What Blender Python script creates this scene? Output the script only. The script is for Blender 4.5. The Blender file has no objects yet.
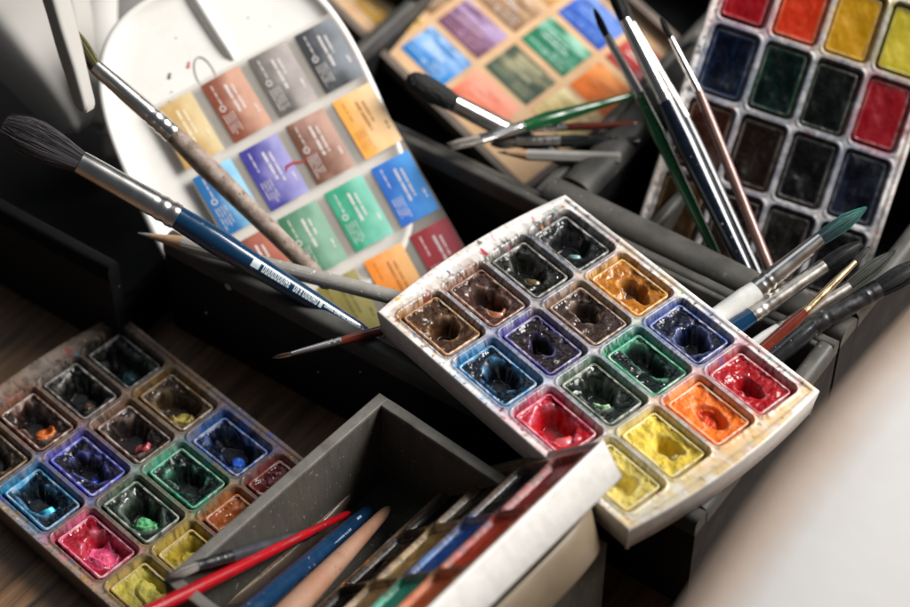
import bpy, math, random
import numpy as np
from mathutils import Vector, Matrix

random.seed(7)
RNG = np.random.default_rng(11)
MM = 0.001
scene = bpy.context.scene
COL = scene.collection
rad = math.radians

# ------------------------------------------------------------------ view geometry (millimetres)
ELEV = rad(47)
FWD = np.array([0, math.cos(ELEV), -math.sin(ELEV)])
RGT = np.array([1.0, 0, 0])
UPV = np.array([0, math.sin(ELEV), math.cos(ELEV)])
CAM = np.array([0, 0, 78.0]) - 62.7 * RGT + 29 * UPV - 942 * FWD


def ray(px, py):
    return FWD + RGT * (px - 455) / 910 * 36 / 85 + UPV * (303.5 - py) / 910 * 36 / 85


def atz(px, py, z):
    r = ray(px, py)
    return CAM + r * (z - CAM[2]) / r[2]


def atd(px, py, d):
    return CAM + ray(px, py) * d


WA = np.array([math.cos(rad(-35)), math.sin(rad(-35)), 0])
TA = np.array([-WA[1], WA[0], 0])


def wt(w, t, z=0.0):
    return WA * w + TA * t + np.array([0, 0, z])


def hexc(h):
    h = h.lstrip('#')
    c = [int(h[i:i + 2], 16) / 255 for i in (0, 2, 4)]
    return np.array([x / 12.92 if x <= .04045 else ((x + .055) / 1.055) ** 2.4 for x in c])


# ------------------------------------------------------------------ numpy noise
TAB = RNG.random((256, 256))


def vnoise(x, y, seed=0):
    x = x + seed * 17.31
    y = y + seed * 9.73
    xi = np.floor(x).astype(int)
    yi = np.floor(y).astype(int)
    fx = x - xi
    fy = y - yi
    fx = fx * fx * (3 - 2 * fx)
    fy = fy * fy * (3 - 2 * fy)
    a = TAB[xi % 256, yi % 256]
    b = TAB[(xi + 1) % 256, yi % 256]
    c = TAB[xi % 256, (yi + 1) % 256]
    d = TAB[(xi + 1) % 256, (yi + 1) % 256]
    return (a * (1 - fx) + b * fx) * (1 - fy) + (c * (1 - fx) + d * fx) * fy


def fbm(x, y, seed=0, octs=4):
    s = 0
    amp = .5
    tot = 0
    for k in range(octs):
        s = s + amp * vnoise(x * 2 ** k, y * 2 ** k, seed + k * 3)
        tot += amp
        amp *= .5
    return s / tot


def sstep(a, b, x):
    t = np.clip((x - a) / (b - a), 0, 1)
    return t * t * (3 - 2 * t)


def sdrr(x, y, hw, hh, r):
    qx = np.abs(x) - hw + r
    qy = np.abs(y) - hh + r
    return np.hypot(np.maximum(qx, 0), np.maximum(qy, 0)) + np.minimum(np.maximum(qx, qy), 0) - r


# ------------------------------------------------------------------ objects
def tag(o, label, cat, group=None):
    o['label'] = label
    o['category'] = cat
    if group:
        o['group'] = group
    return o


def empty(name, p, label, cat, group=None, M=None):
    o = bpy.data.objects.new(name, None)
    o.empty_display_size = .01
    COL.objects.link(o)
    if M is not None:
        o.matrix_world = M
    else:
        o.location = Vector(p) * MM
    return tag(o, label, cat, group)


def frame(p, x, y, z):
    x, y, z = [np.array(v) / np.linalg.norm(v) for v in (x, y, z)]
    return Matrix(((x[0], y[0], z[0], p[0] * MM), (x[1], y[1], z[1], p[1] * MM), (x[2], y[2], z[2], p[2] * MM), (0, 0, 0, 1)))


def build(name, V, Fc, m, parent=None, col=None, sharp=None, origin=None):
    """V in mm (local to the parent unless origin is given, then world)"""
    V = np.asarray(V, float)
    if origin is not None:
        V = V - np.asarray(origin)
    me = bpy.data.meshes.new(name)
    if isinstance(Fc, np.ndarray):
        n = len(Fc)
        me.vertices.add(len(V))
        me.vertices.foreach_set('co', (V * MM).ravel())
        me.loops.add(n * 4)
        me.loops.foreach_set('vertex_index', Fc.ravel())
        me.polygons.add(n)
        me.polygons.foreach_set('loop_start', np.arange(n) * 4)
        me.update(calc_edges=True)
        me.validate()
    else:
        me.from_pydata((V * MM).tolist(), [], Fc)
    me.polygons.foreach_set('use_smooth', [True] * len(me.polygons))
    if sharp:
        me.set_sharp_from_angle(angle=rad(sharp))
    if col is not None:
        a = me.attributes.new('col', 'FLOAT_COLOR', 'POINT')
        c = np.ones((len(V), 4))
        c[:, :3] = np.clip(col, 0, 1)
        a.data.foreach_set('color', c.ravel())
    me.materials.append(m)
    me.update()
    o = bpy.data.objects.new(name, me)
    COL.objects.link(o)
    if parent is not None:
        o.parent = parent
    return o


class MB:
    def __init__(s):
        s.v = []
        s.f = []

    def add(s, V, F):
        k = len(s.v)
        s.v += [list(map(float, p)) for p in V]
        s.f += [[i + k for i in f] for f in F]

    def box(s, c, hx, hy, hz, X=(1, 0, 0), Y=(0, 1, 0), Z=(0, 0, 1)):
        c, X, Y, Z = map(np.array, (c, X, Y, Z))
        V = [c + X * hx * a + Y * hy * b + Z * hz * d for d in (-1, 1) for b in (-1, 1) for a in (-1, 1)]
        s.add(V, [(0, 2, 3, 1), (4, 5, 7, 6), (0, 1, 5, 4), (2, 6, 7, 3), (0, 4, 6, 2), (1, 3, 7, 5)])

    def sweep(s, pts, radii, n=16, flat=1.0, side=None, cap=True):
        pts = [np.array(p, float) for p in pts]
        d = pts[-1] - pts[0]
        d /= np.linalg.norm(d)
        if side is None:
            side = np.cross(d, [0, 0, 1.0])
            if np.linalg.norm(side) < .1:
                side = np.cross(d, [1.0, 0, 0])
        side = np.array(side, float)
        side = side - d * (side @ d)
        side /= np.linalg.norm(side)
        up = np.cross(side, d)
        V = []
        fl = flat if hasattr(flat, '__len__') else [flat] * len(pts)
        for p, r, f in zip(pts, radii, fl):
            for k in range(n):
                a = 2 * math.pi * k / n
                V.append(p + side * math.cos(a) * r + up * math.sin(a) * r * f)
        F = []
        for i in range(len(pts) - 1):
            for k in range(n):
                F.append((i * n + k, i * n + (k + 1) % n, (i + 1) * n + (k + 1) % n, (i + 1) * n + k))
        if cap:
            F.append(tuple(range(n))[::-1])
            F.append(tuple(range((len(pts) - 1) * n, len(pts) * n)))
        s.add(V, F)

    def make(s, name, m, parent=None, sharp=35, origin=None, col=None):
        return build(name, s.v, s.f, m, parent, col=col, sharp=sharp, origin=origin)


# ------------------------------------------------------------------ materials
def mat(name, color=None, rough=.5, metal=0, var=.12, vscale=120, bump=.0, bscale=400, spec=.5, coat=0, alpha=1,
        stretch=None, color2=None, speck=None, rvar=.1, sss=0):
    m = bpy.data.materials.new(name)
    m.use_nodes = True
    nt = m.node_tree
    N, L = nt.nodes, nt.links
    b = N['Principled BSDF']
    tc = N.new('ShaderNodeTexCoord')
    mp = N.new('ShaderNodeMapping')
    L.new(tc.outputs['Object'], mp.inputs[0])
    if stretch:
        mp.inputs['Scale'].default_value = stretch
    nz = N.new('ShaderNodeTexNoise')
    nz.inputs['Scale'].default_value = vscale
    nz.inputs['Detail'].default_value = 6
    L.new(mp.outputs[0], nz.inputs['Vector'])
    if color is None:
        at = N.new('ShaderNodeAttribute')
        at.attribute_name = 'col'
        src = at.outputs['Color']
    else:
        rgb = N.new('ShaderNodeMix')
        rgb.data_type = 'RGBA'
        c = hexc(color) if isinstance(color, str) else color
        c2 = hexc(color2) if color2 else c
        rgb.inputs['A'].default_value = (*c, 1)
        rgb.inputs['B'].default_value = (*c2, 1)
        rp = N.new('ShaderNodeMapRange')
        rp.inputs[1].default_value = .42
        rp.inputs[2].default_value = .62
        L.new(nz.outputs['Fac'], rp.inputs[0])
        L.new(rp.outputs[0], rgb.inputs['Factor'])
        src = rgb.outputs['Result']
    mr = N.new('ShaderNodeMapRange')
    mr.inputs[1].default_value = .25
    mr.inputs[2].default_value = .75
    mr.inputs[3].default_value = 1 - var
    mr.inputs[4].default_value = 1 + var
    L.new(nz.outputs['Fac'], mr.inputs[0])
    vm = N.new('ShaderNodeVectorMath')
    vm.operation = 'SCALE'
    L.new(src, vm.inputs[0])
    L.new(mr.outputs[0], vm.inputs['Scale'])
    out = vm.outputs[0]
    if speck:
        sc, thr, sg = speck
        n2 = N.new('ShaderNodeTexNoise')
        n2.inputs['Scale'].default_value = sc
        n2.inputs['Detail'].default_value = 3
        L.new(tc.outputs['Object'], n2.inputs['Vector'])
        r2 = N.new('ShaderNodeMapRange')
        r2.inputs[1].default_value = thr
        r2.inputs[2].default_value = thr + .06
        L.new(n2.outputs['Fac'], r2.inputs[0])
        mx = N.new('ShaderNodeMix')
        mx.data_type = 'RGBA'
        L.new(r2.outputs[0], mx.inputs['Factor'])
        L.new(out, mx.inputs['A'])
        mx.inputs['B'].default_value = (*hexc(sg), 1)
        out = mx.outputs['Result']
    L.new(out, b.inputs['Base Color'])
    rr = N.new('ShaderNodeMapRange')
    rr.inputs[1].default_value = .3
    rr.inputs[2].default_value = .7
    rr.inputs[3].default_value = max(.02, rough - rvar)
    rr.inputs[4].default_value = min(1, rough + rvar)
    L.new(nz.outputs['Fac'], rr.inputs[0])
    L.new(rr.outputs[0], b.inputs['Roughness'])
    b.inputs['Metallic'].default_value = metal
    b.inputs['Specular IOR Level'].default_value = spec
    b.inputs['Coat Weight'].default_value = coat
    b.inputs['Coat Roughness'].default_value = .08
    b.inputs['Alpha'].default_value = alpha
    if sss:
        b.inputs['Subsurface Weight'].default_value = sss
        b.inputs['Subsurface Radius'].default_value = (.002, .0015, .001)
        b.inputs['Subsurface Scale'].default_value = 1
    if bump:
        bn = N.new('ShaderNodeTexNoise')
        bn.inputs['Scale'].default_value = bscale
        bn.inputs['Detail'].default_value = 5
        L.new(mp.outputs[0], bn.inputs['Vector'])
        bp = N.new('ShaderNodeBump')
        bp.inputs['Strength'].default_value = bump
        bp.inputs['Distance'].default_value = .0006
        L.new(bn.outputs['Fac'], bp.inputs['Height'])
        L.new(bp.outputs[0], b.inputs['Normal'])
    return m


M_plastic = mat('stained_plastic', None, rough=.34, var=.05, vscale=300, bump=.12, bscale=500, coat=.1)
M_pan = mat('pan_plastic', None, rough=.3, var=.1, vscale=500, bump=.15, bscale=700)
M_paint = mat('watercolour_paint', None, rough=.31, var=.3, vscale=300, bump=.15, bscale=380, rvar=.17)
M_matte = mat('matte_watercolour', None, rough=.55, var=.35, vscale=220, bump=.2, bscale=380, rvar=.2, spec=.35)
M_drypaint = mat('dry_watercolour', None, rough=.25, var=.2, vscale=90, bump=.06, bscale=120, rvar=.14, spec=.35)
M_print = mat('printed_paper', None, rough=.5, var=.04, vscale=150)
M_white = mat('white_plastic', '#e9e6e0', rough=.3, var=.03, vscale=60, bump=.05, bscale=200, coat=.15)
M_lidwhite = mat('worn_white_plastic', '#e6e2db', rough=.35, var=.05, vscale=40, bump=.05, speck=(150, .72, '#8d867c'))
M_tan = mat('tan_board', '#d9b48c', rough=.5, var=.08, vscale=70, color2='#c89f78')
M_film = mat('cloudy_film', '#e0d8ce', rough=.3, var=.12, vscale=60, alpha=.2)
M_black = mat('black_box_plastic', (.008, .008, .0085), rough=.6, spec=.22, var=.25, vscale=60, bump=.15, bscale=500, speck=(330, .735, '#77736c'))
M_rim = mat('scuffed_black_rim', (.058, .055, .049), rough=.55, spec=.35, var=.5, vscale=60, bump=.5, bscale=220, speck=(260, .69, '#6d685e'))
M_drawer = mat('worn_grey_drawer', (.092, .083, .067), rough=.65, var=.6, vscale=55, bump=.8, bscale=210, stretch=(1, 1, .35), speck=(500, .66, '#8f887a'), color2='#3c3934')
M_drawer_rim = mat('rubbed_highlit_drawer_edge', (.17, .16, .14), rough=.6, var=.5, vscale=70, bump=.4, bscale=300, color2='#4a463f')  # scuffed rim, made paler to paint in the edge highlight
M_metal = mat('nickel_ferrule', (.74, .72, .70), rough=.24, metal=1, var=.08, vscale=120, rvar=.03)
M_oldmetal = mat('tarnished_ferrule', (.55, .52, .48), rough=.32, metal=1, var=.22, vscale=160, bump=.015, bscale=200, rvar=.07)
M_darkmetal = mat('blackened_ferrule', (.05, .05, .052), rough=.35, metal=.8, var=.4, vscale=250, bump=.2, bscale=300)
M_gold = mat('brass_ferrule', (.75, .58, .34), rough=.28, metal=1, var=.15, vscale=250)
M_ink = mat('silver_lettering', '#c3ced2', rough=.4, var=.2, vscale=900)
M_inkblue = mat('pale_lettering', '#9fb0c2', rough=.5, var=.2, vscale=900)


def gloss(name, c, rough=.22, var=.15, coat=.6, **k):
    k.setdefault('speck', (420, .70, '#a49c90'))
    return mat(name, c, rough=rough, var=var, coat=coat, vscale=150, bump=.05, **k)


# ------------------------------------------------------------------ watercolour palettes
HW, HL = 57.2, 79.5
PX, PY = 26.8, 38.0
WELL = (12.0, 17.6, 3.4)
PANW = (10.2, 15.5)


def grid_faces(nx, ny):
    i = np.arange(ny - 1)[:, None] * nx + np.arange(nx - 1)[None, :]
    return np.stack([i, i + 1, i + nx + 1, i + nx], -1).reshape(-1, 4)


def palette(name, label, M, colors, step=.5, dirt=.35, base='#e6e2dd', T=16.0, rows=4, bow=5.0, seed=0, full=False, rimtint=1.0,
            border_stain=None, chanc='#6d7384', sidec=None, group='paint palettes with sixteen pans'):
    root = empty(name, None, label, 'paint palette', group, M=M)
    xs = np.linspace(-HW, HW, int(2 * HW / step) + 1)
    ys = np.linspace(-HL - 1, HL + 1, int(2 * HL / step) + 3)
    X, Y = np.meshgrid(xs, ys)
    Z = np.zeros_like(X)
    C = np.ones(X.shape + (3,)) * hexc(base)
    rng = np.random.default_rng(100 + seed)
    # warm or dirty film over everything
    film = sstep(.35, .8, fbm(X / 16, Y / 16, seed + 1)) * dirt
    C = C * (1 - film[..., None]) + film[..., None] * hexc('#8d7a68')
    din = np.full(X.shape, 99.0)
    for r in range(rows):
        for c in range(4):
            spec = colors[r][c]
            cx, cy = (c - 1.5) * PX, ((rows - 1) / 2 - r) * PY
            d = sdrr(X - cx, Y - cy, *WELL)
            din = np.minimum(din, d)
            Z -= 5.2 * sstep(.5, -2.0, d)
            Z += .55 * np.exp(-((d - .7) / .75) ** 2)
            Z -= (T - 7.0) * sstep(-2.1, -2.6, d)
            st = hexc(spec['stain'])
            n = fbm(X / 3.2, Y / 3.2, seed + 7 * r + c, 4)
            n2 = fbm(X / 1.1, Y / 1.1, seed + 5 * r + 3 * c + 40, 3)
            wgt = sstep(2.4, -.6, d + (n - .47) * 10) * rimtint
            wgt = np.clip(wgt * (.35 + 1.1 * sstep(.3, .6, n2)), 0, 1) * (.55 + .45 * sstep(.5, -1, d))
            C = C * (1 - wgt[..., None]) + wgt[..., None] * (st * .55 + hexc('#ffffff') * .0 + C * .45)
            wet = sstep(.2, -1.3, d + (n2 - .5) * 3) * .85 * rimtint
            C = C * (1 - wet[..., None]) + wet[..., None] * st
            dk = sstep(.50, .64, n2 + .10 * sstep(-4, 8, (X - cx) * .35 + (Y - cy) * .6)) * sstep(2.4, -.6, d + (n - .5) * 6) * .9 * rimtint
            C = C * (1 - dk[..., None]) + dk[..., None] * hexc(spec['mass']) * .6
            halo = np.clip(np.exp(-np.maximum(d, 0) / 5.5) * sstep(.36, .62, fbm(X / 7, Y / 7, seed + 60 + r * 4 + c)), 0, 1) * .75 * spec.get('halo', 1)
            C = C * (1 - halo[..., None]) + halo[..., None] * (st * .75 + .25 * C)
    # broad washes that ran over the tray, then fine grime
    allst = [hexc(q['stain']) for rr in colors for q in rr]
    for k in range(16):
        px, py, pr = rng.uniform(-HW, HW), rng.uniform(-HL, HL), rng.uniform(5, 13)
        wv = sstep(pr, pr * .3, np.hypot(X - px, Y - py) + (fbm(X / 5, Y / 5, k + 200) - .5) * 14) * rng.uniform(.12, .4)
        cr_, cc_ = int(np.clip((HL - py) / PY, 0, rows - 1)), int(np.clip((px + HW) / PX, 0, 3))
        w_c = hexc(colors[cr_][cc_]['stain'])
        C = C * (1 - wv[..., None]) + wv[..., None] * (w_c * .7 + .2)
    g = fbm(X / 1.6, Y / 1.6, seed + 300, 4)
    gw = sstep(.52, .72, g) * (.12 + .5 * dirt)
    C = C * (1 - gw[..., None]) + gw[..., None] * hexc('#4a3d34')
    # recessed inner field with a raised outer lip, as on moulded trays
    ed = np.minimum(HW - np.abs(X), HL + 1 - np.abs(Y))
    Z -= .9 * sstep(1.2, 2.6, ed)
    Z += .12 * (fbm(X / 2, Y / 2, seed + 90) - .5)
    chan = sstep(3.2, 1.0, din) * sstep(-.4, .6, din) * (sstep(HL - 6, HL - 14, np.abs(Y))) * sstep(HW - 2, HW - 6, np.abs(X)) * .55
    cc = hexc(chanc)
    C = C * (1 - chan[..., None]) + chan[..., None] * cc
    # splashes of paint on the border
    pool = [hexc(s['stain']) for rr in colors for s in rr] + [hexc('#1a1614')] * 5 + [hexc('#8c3a2c')] * 3
    for k in range(260):
        px, py = rng.uniform(-HW, HW), rng.uniform(-HL, HL)
        if rng.random() < .7:
            if rng.random() < .5:
                py = rng.choice([-1, 1]) * rng.uniform(HL - 9, HL)
            else:
                px = rng.choice([-1, 1]) * rng.uniform(HW - 4, HW)
        rr = rng.uniform(.25, 1.0) if rng.random() < .85 else rng.uniform(1, 1.9)
        d = np.hypot((X - px) * rng.uniform(.7, 1.4), (Y - py)) + (vnoise(X * 1.3, Y * 1.3, k) - .5) * rr
        wv = sstep(rr, rr * .5, d) * rng.uniform(.4, .95)
        C = C * (1 - wv[..., None]) + wv[..., None] * pool[rng.integers(len(pool))]
    if border_stain:  # paint stain spreading over one short end
        side, hx, amt = border_stain
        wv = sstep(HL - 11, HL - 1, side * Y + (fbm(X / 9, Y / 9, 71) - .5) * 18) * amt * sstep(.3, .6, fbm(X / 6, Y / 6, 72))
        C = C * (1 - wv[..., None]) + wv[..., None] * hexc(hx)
    # bowed short ends
    e = np.clip((np.abs(Y) - (HL - 4)) / 5, 0, 1)
    Yb = Y + np.sign(Y) * e * bow * (1 - (X / HW) ** 2)
    nx, ny = len(xs), len(ys)
    V = np.stack([X, Yb, Z], -1).reshape(-1, 3)
    F = grid_faces(nx, ny)
    Cf = C.reshape(-1, 3)
    b = np.concatenate([np.arange(nx), np.arange(1, ny) * nx + nx - 1, np.arange(nx - 2, -1, -1) + (ny - 1) * nx, np.arange(ny - 2, 0, -1) * nx])
    loops = [b]
    nv = len(V)
    VB = V[b]
    dirn = np.stack([np.sign(VB[:, 0]) * (np.abs(VB[:, 0]) > HW - .01), np.sign(VB[:, 1]) * (np.abs(Y.reshape(-1)[b]) > HL + .99), 0 * b], -1)
    for off, z in ((.5, -.5), (.62, -1.4), (-.2, -T * .5), (-1.0, -T + .8), (-1.8, -T)):
        L = VB + dirn * off
        L[:, 2] = z if z < -.6 else VB[:, 2] + z
        side_n = fbm(L[:, 0] / 5 + 3, (L[:, 1] + z * 2) / 5, seed + 33)
        sd = dirt * (.15 if sidec else .6)
        cs = hexc(sidec or base) * .92 * (1 - sd * sstep(.4, .7, side_n)[:, None]) + hexc('#6c5a4a') * (sd * sstep(.4, .7, side_n))[:, None]
        if sidec:
            tw = sstep(9, 3, np.abs(L[:, 1] + 43) + (side_n - .5) * 10)[:, None] * (L[:, 0:1] > HW - 4) * (.9 if z < -T * .4 else .25)
            cs = cs * (1 - tw) + hexc('#2f8a84') * tw
        loops.append(np.arange(nv, nv + len(b)))
        nv += len(b)
        V = np.concatenate([V, L])
        Cf = np.concatenate([Cf, cs])
    FF = [F]
    for l0, l1 in zip(loops[:-1], loops[1:]):
        a, c = l0, l1
        FF.append(np.stack([a, c, np.roll(c, -1), np.roll(a, -1)], -1))
    # underside
    lo = loops[-1]
    m0 = len(lo)
    cen = len(V)
    V = np.concatenate([V, [[0, 0, -T]]])
    Cf = np.concatenate([Cf, [hexc(base)]])
    q = lo[::2]
    mid = lo[1::2]
    if len(mid) < len(q):
        mid = np.append(mid, lo[0])
    FF.append(np.stack([np.full(len(q), cen), np.roll(q, -1), mid, q], -1))
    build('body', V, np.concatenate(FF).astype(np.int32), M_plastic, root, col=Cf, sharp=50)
    for r in range(rows):
        for c in range(4):
            sp = colors[r][c]
            pan(root, (c - 1.5) * PX, ((rows - 1) / 2 - r) * PY, sp, seed * 50 + r * 4 + c, full)
    return root


def rr_loop(hw, hh, r, n=6):
    pts = []
    for qx, qy, a0 in ((1, 1, 0), (-1, 1, 90), (-1, -1, 180), (1, -1, 270)):
        for k in range(n + 1):
            a = rad(a0 + 90 * k / n)
            pts.append((qx * (hw - r) + r * math.cos(a), qy * (hh - r) + r * math.sin(a)))
    return pts


def dense_loop(hw, hh, r):
    pts = rr_loop(hw, hh, r, 4)
    out = []
    for i, a in enumerate(pts):
        b = pts[(i + 1) % len(pts)]
        L = math.hypot(b[0] - a[0], b[1] - a[1])
        m = max(1, int(round(L / .8))) if L > 2 else 1
        out += [(a[0] + (b[0] - a[0]) * k / m, a[1] + (b[1] - a[1]) * k / m) for k in range(m)]
    return out


def pan(root, cx, cy, sp, seed, full):
    rng = np.random.default_rng(seed)
    jx, jy = rng.uniform(-.5, .5, 2)
    x0, y0 = cx + jx, cy + jy
    ztop = -2.6 + rng.uniform(-.25, .25)
    st, ms = hexc(sp['stain']), hexc(sp['mass'])
    ms = ms * ((.95 if ms.max() > .2 else .5) if not full else (.7 if ms.max() > .2 else .35))
    prof = [(PANW[0] - .6, -9.5), (PANW[0], ztop - .4), (PANW[0] - .1, ztop - .05), (PANW[0] - .7, ztop), (PANW[0] - 1.1, ztop - .2), (PANW[0] - 1.25, -9)]
    V, Cc, F = [], [], []
    n = 0
    white = hexc('#d8d2cc')
    for k, (hw, z) in enumerate(prof):
        lp = np.array(dense_loop(hw, hw + PANW[1] - PANW[0], 1.6 if k < 3 else 1.1))
        n = len(lp)
        q = fbm(lp[:, 0] * .45, lp[:, 1] * .45, seed + 2, 3)
        q2 = fbm(lp[:, 0] * .55, lp[:, 1] * .55, seed + 9, 3)
        ws, wm = .5 + .5 * sstep(.34, .62, q), sstep(.48, .70, q2) * (.8 if k in (0, 1, 3, 4, 5) else .5)
        if full:
            wm = np.maximum(wm, .92 if k >= 3 else .55)
        cl = white * (1 - ws[:, None] * .9) + st * ws[:, None] * .9
        cl = cl * (1 - wm[:, None]) + (ms * .8 + st * .2) * wm[:, None]
        wob = (q2 - .5) * (.5 if k in (1, 2, 3, 4) else .1)
        sc = 1 + (q - .5) * .02
        for (px, py), o_, f_ in zip(lp, wob, sc):
            V.append((x0 + px * f_, y0 + py * f_, z + o_))
        Cc += cl.tolist()
        if k:
            for j in range(n):
                F.append(((k - 1) * n + j, (k - 1) * n + (j + 1) % n, k * n + (j + 1) % n, k * n + j))
    po = build('pan', V, F, M_pan, root, col=np.array(Cc))
    hw, hh = PANW[0] - 1.0, PANW[1] - 1.0
    nx, ny = 47, 73
    X, Y = np.meshgrid(np.linspace(-hw, hw, nx), np.linspace(-hh, hh, ny))
    d = sdrr(X, Y, hw, hh, 1.0)
    nz = fbm(X / 4, Y / 4, seed + 11, 5)
    nf = fbm(X / 1.2, Y / 1.2, seed + 21, 4)
    Z = ztop - .9 + (nz - .5) * 2.4 + (nf - .5) * .4
    Z += .7 * sstep(-1.6, -.2, d) * nf
    hole = sp.get('hole', (0, 0, 5.0, 7.5, 7))
    C = np.ones(X.shape + (3,)) * ms
    tint = sstep(.60, .80, nf) * .22 + sstep(-1.1, -.1, d) * .45
    C = C * (1 - tint[..., None]) + tint[..., None] * (st * .55 + ms * .45)
    if full:
        Z = ztop - .1 + (fbm(X / 7, Y / 9, seed + 77, 3) - .5) * 1.2 - .7 * np.exp(-((X / 6) ** 2 + (Y / 10) ** 2)) + (nf - .5) * .06
        ax = vnoise(X / 2, Y / 7, seed + 5)
        w = sstep(.66, .85, ax) * .22
        C = C * (1 - w[..., None]) + w[..., None] * (ms * .6 + st * .4)
    else:
        ox, oy, rx, ry, dep = hole
        rx, ry, dep = rx * rng.uniform(1.0, 1.32), ry * rng.uniform(1.0, 1.3), dep + 1.5
        ox, oy = ox + rng.normal(0, .8), oy + rng.normal(0, 1.5)
        ang = np.arctan2(Y - oy, X - ox)
        wob = 1 + .28 * (vnoise(np.cos(ang) * 1.6 + 5, np.sin(ang) * 1.6 + 5, seed + 31) - .5) * 2
        rho = np.hypot((X - ox) / rx, (Y - oy) / ry) / wob
        cr = 1 - sstep(.42, 1.12, rho)
        Z = Z - dep * cr
        Z -= (1 - sstep(.9, 1.9, rho)) * .8
        if 'blob' in sp:
            bx, by, brx, bry, bc, bh = sp['blob']
            brx, bry, bh = brx * 1.25, bry * 1.2, bh + 1.6
            q = np.hypot((X - bx) / brx, (Y - by) / bry) + (nz - .5) * .7
            bw = sstep(1.05, .75, q)
            Z = np.where(bw > 0, Z * (1 - bw) + bw * (np.minimum(Z, ztop - 5) + bh * np.sqrt(np.clip(1 - q ** 2, 0, 1)) + nz * 1.6), Z)
            bcl = hexc(bc) * (.75 + .5 * nf[..., None])
            C = C * (1 - bw[..., None]) + bw[..., None] * bcl
        rim = np.exp(-((rho - 1.05) / .16) ** 2) * sstep(.4, .65, nz) * .6
        C = C * (1 - rim[..., None]) + rim[..., None] * (st * .75 + .1)
        Z = np.maximum(Z, -13)
    V = np.stack([X + x0, Y + y0, Z], -1).reshape(-1, 3)
    build('paint', V, grid_faces(nx, ny).astype(np.int32), M_drypaint if full else (M_matte if ms.max() > .34 else M_paint), po, col=C.reshape(-1, 3))


def P(mass, stain, hole=None, blob=None, halo=1):
    d = dict(mass=mass, stain=stain, halo=halo)
    if hole:
        d['hole'] = hole
    if blob:
        d['blob'] = blob
    return d


main_cols = [
    [P('#553825', '#a8753a', (.8, -2.5, 5.6, 7.0, 8)), P('#4a2e28', '#96664c', (1.2, 0, 5.0, 9.0, 8), (-1, -6, 4, 5, '#8a5230', 1.5)),
     P('#14150f', '#55544c', (0, 2, 6.3, 9.5, 8), (-2, -4, 3, 3.5, '#55462f', 1.5)), P('#101113', '#3e4042', (0, 0, 6.5, 10, 8), (-2, -3.5, 2.6, 4.0, '#6f9694', 1.2))],
    [P('#0d1120', '#1684bb', (1.5, 0, 5.8, 9, 8)), P('#2c1f20', '#423e92', (0, -1, 4.2, 6.0, 8)), P('#44322b', '#8a6a55', (.5, 2, 4.4, 6.2, 8)),
     P('#9a5d16', '#d3a04a', (.5, 0, 4.6, 7.0, 8), (0, 0, 4, 5, '#5a3410', .3))],
    [P('#a00d18', '#c9456c', (1.0, 1, 6.2, 8.5, 7.5), (-2, -7, 4, 4, '#cf4a40', 1.2)), P('#0f1a14', '#5d6e5c', (1, 2, 6.4, 9.5, 8), (-2.5, -2.0, 2.8, 5.5, '#a5c99c', 2.6)),
     P('#12191c', '#289a72', (1.2, 1, 4.0, 8.5, 7)), P('#0b1029', '#38549a', (.5, 0, 5.3, 8.5, 8))],
    [P('#d6c264', '#e4d48c', (0, 0, 5, 8, 5)), P('#d0b440', '#dccb78', (.6, -3, 4.3, 7.5, 6), (0.5, -5.5, 2.6, 3, '#6a5b16', .6)),
     P('#e06a1c', '#ee9a55', (0, 0, 4.2, 6.5, 5), (0, 0, 3.8, 5.5, '#c23d10', .6)), P('#920c16', '#b03a48', (0, .5, 4.3, 6.0, 7))],
]
left_cols = [
    [P('#2a1d12', '#7a5a34', (0, 0, 6, 9, 8)), P('#241712', '#8c5c46', (0, 0, 7, 11, 8), (0, -4, 4.5, 5, '#d07038', 2.6)),
     P('#0e0f0d', '#5a5048', (0, 0, 7, 11, 8), (0, -5, 3, 3, '#5f4a3e', 1.5)), P('#0b0d0e', '#2c2f30', (0, 0, 7, 11, 8), (-1, -3, 3.2, 4, '#23414a', 1.5))],
    [P('#0b0f22', '#1f8fc0', (0, 0, 6.5, 10, 8), (-1.5, -4, 3, 4, '#34c0d6', 2.6)), P('#15121a', '#5058c8', (0, 0, 5.5, 8.5, 8), (0, -4, 2.4, 2.6, '#2a46b0', 1.6)),
     P('#241815', '#7c5c4c', (0, 0, 6.8, 10, 8), (-.5, -5, 3.4, 4.2, '#b5545a', 2.4)), P('#3a2410', '#84652f', (0, 0, 7, 11, 8), (-1.5, -6, 4.4, 5, '#a8984e', 2.6))],
    [P('#960f22', '#c9587c', (0, 0, 7.2, 11, 7), (0, -4.5, 6, 7.2, '#cf4f74', 3.6)), P('#0d1711', '#4d6450', (0, 0, 7, 11, 8), (-1, -3.5, 4.6, 6.6, '#5fae74', 3.6)),
     P('#0e1616', '#2aa07a', (0, 0, 5.4, 8.5, 8)), P('#070d28', '#2e68b4', (0, 0, 7, 11, 8), (-.5, -5, 3.6, 4, '#2f5fc4', 2.4))],
    [P('#b5a844', '#bfa258', (0, 0, 7, 11, 5), (1, 1, 5, 8, '#cfc25a', 3.6)), P('#a89024', '#c9ae52', (0, 0, 7, 11, 6), (1, 2, 4.5, 8, '#cdb94c', 3)),
     P('#9a4a16', '#b9733e', (0, 0, 6, 9, 6)), P('#6e1418', '#8f3f36', (0, 0, 6, 9, 7))],
]
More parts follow.
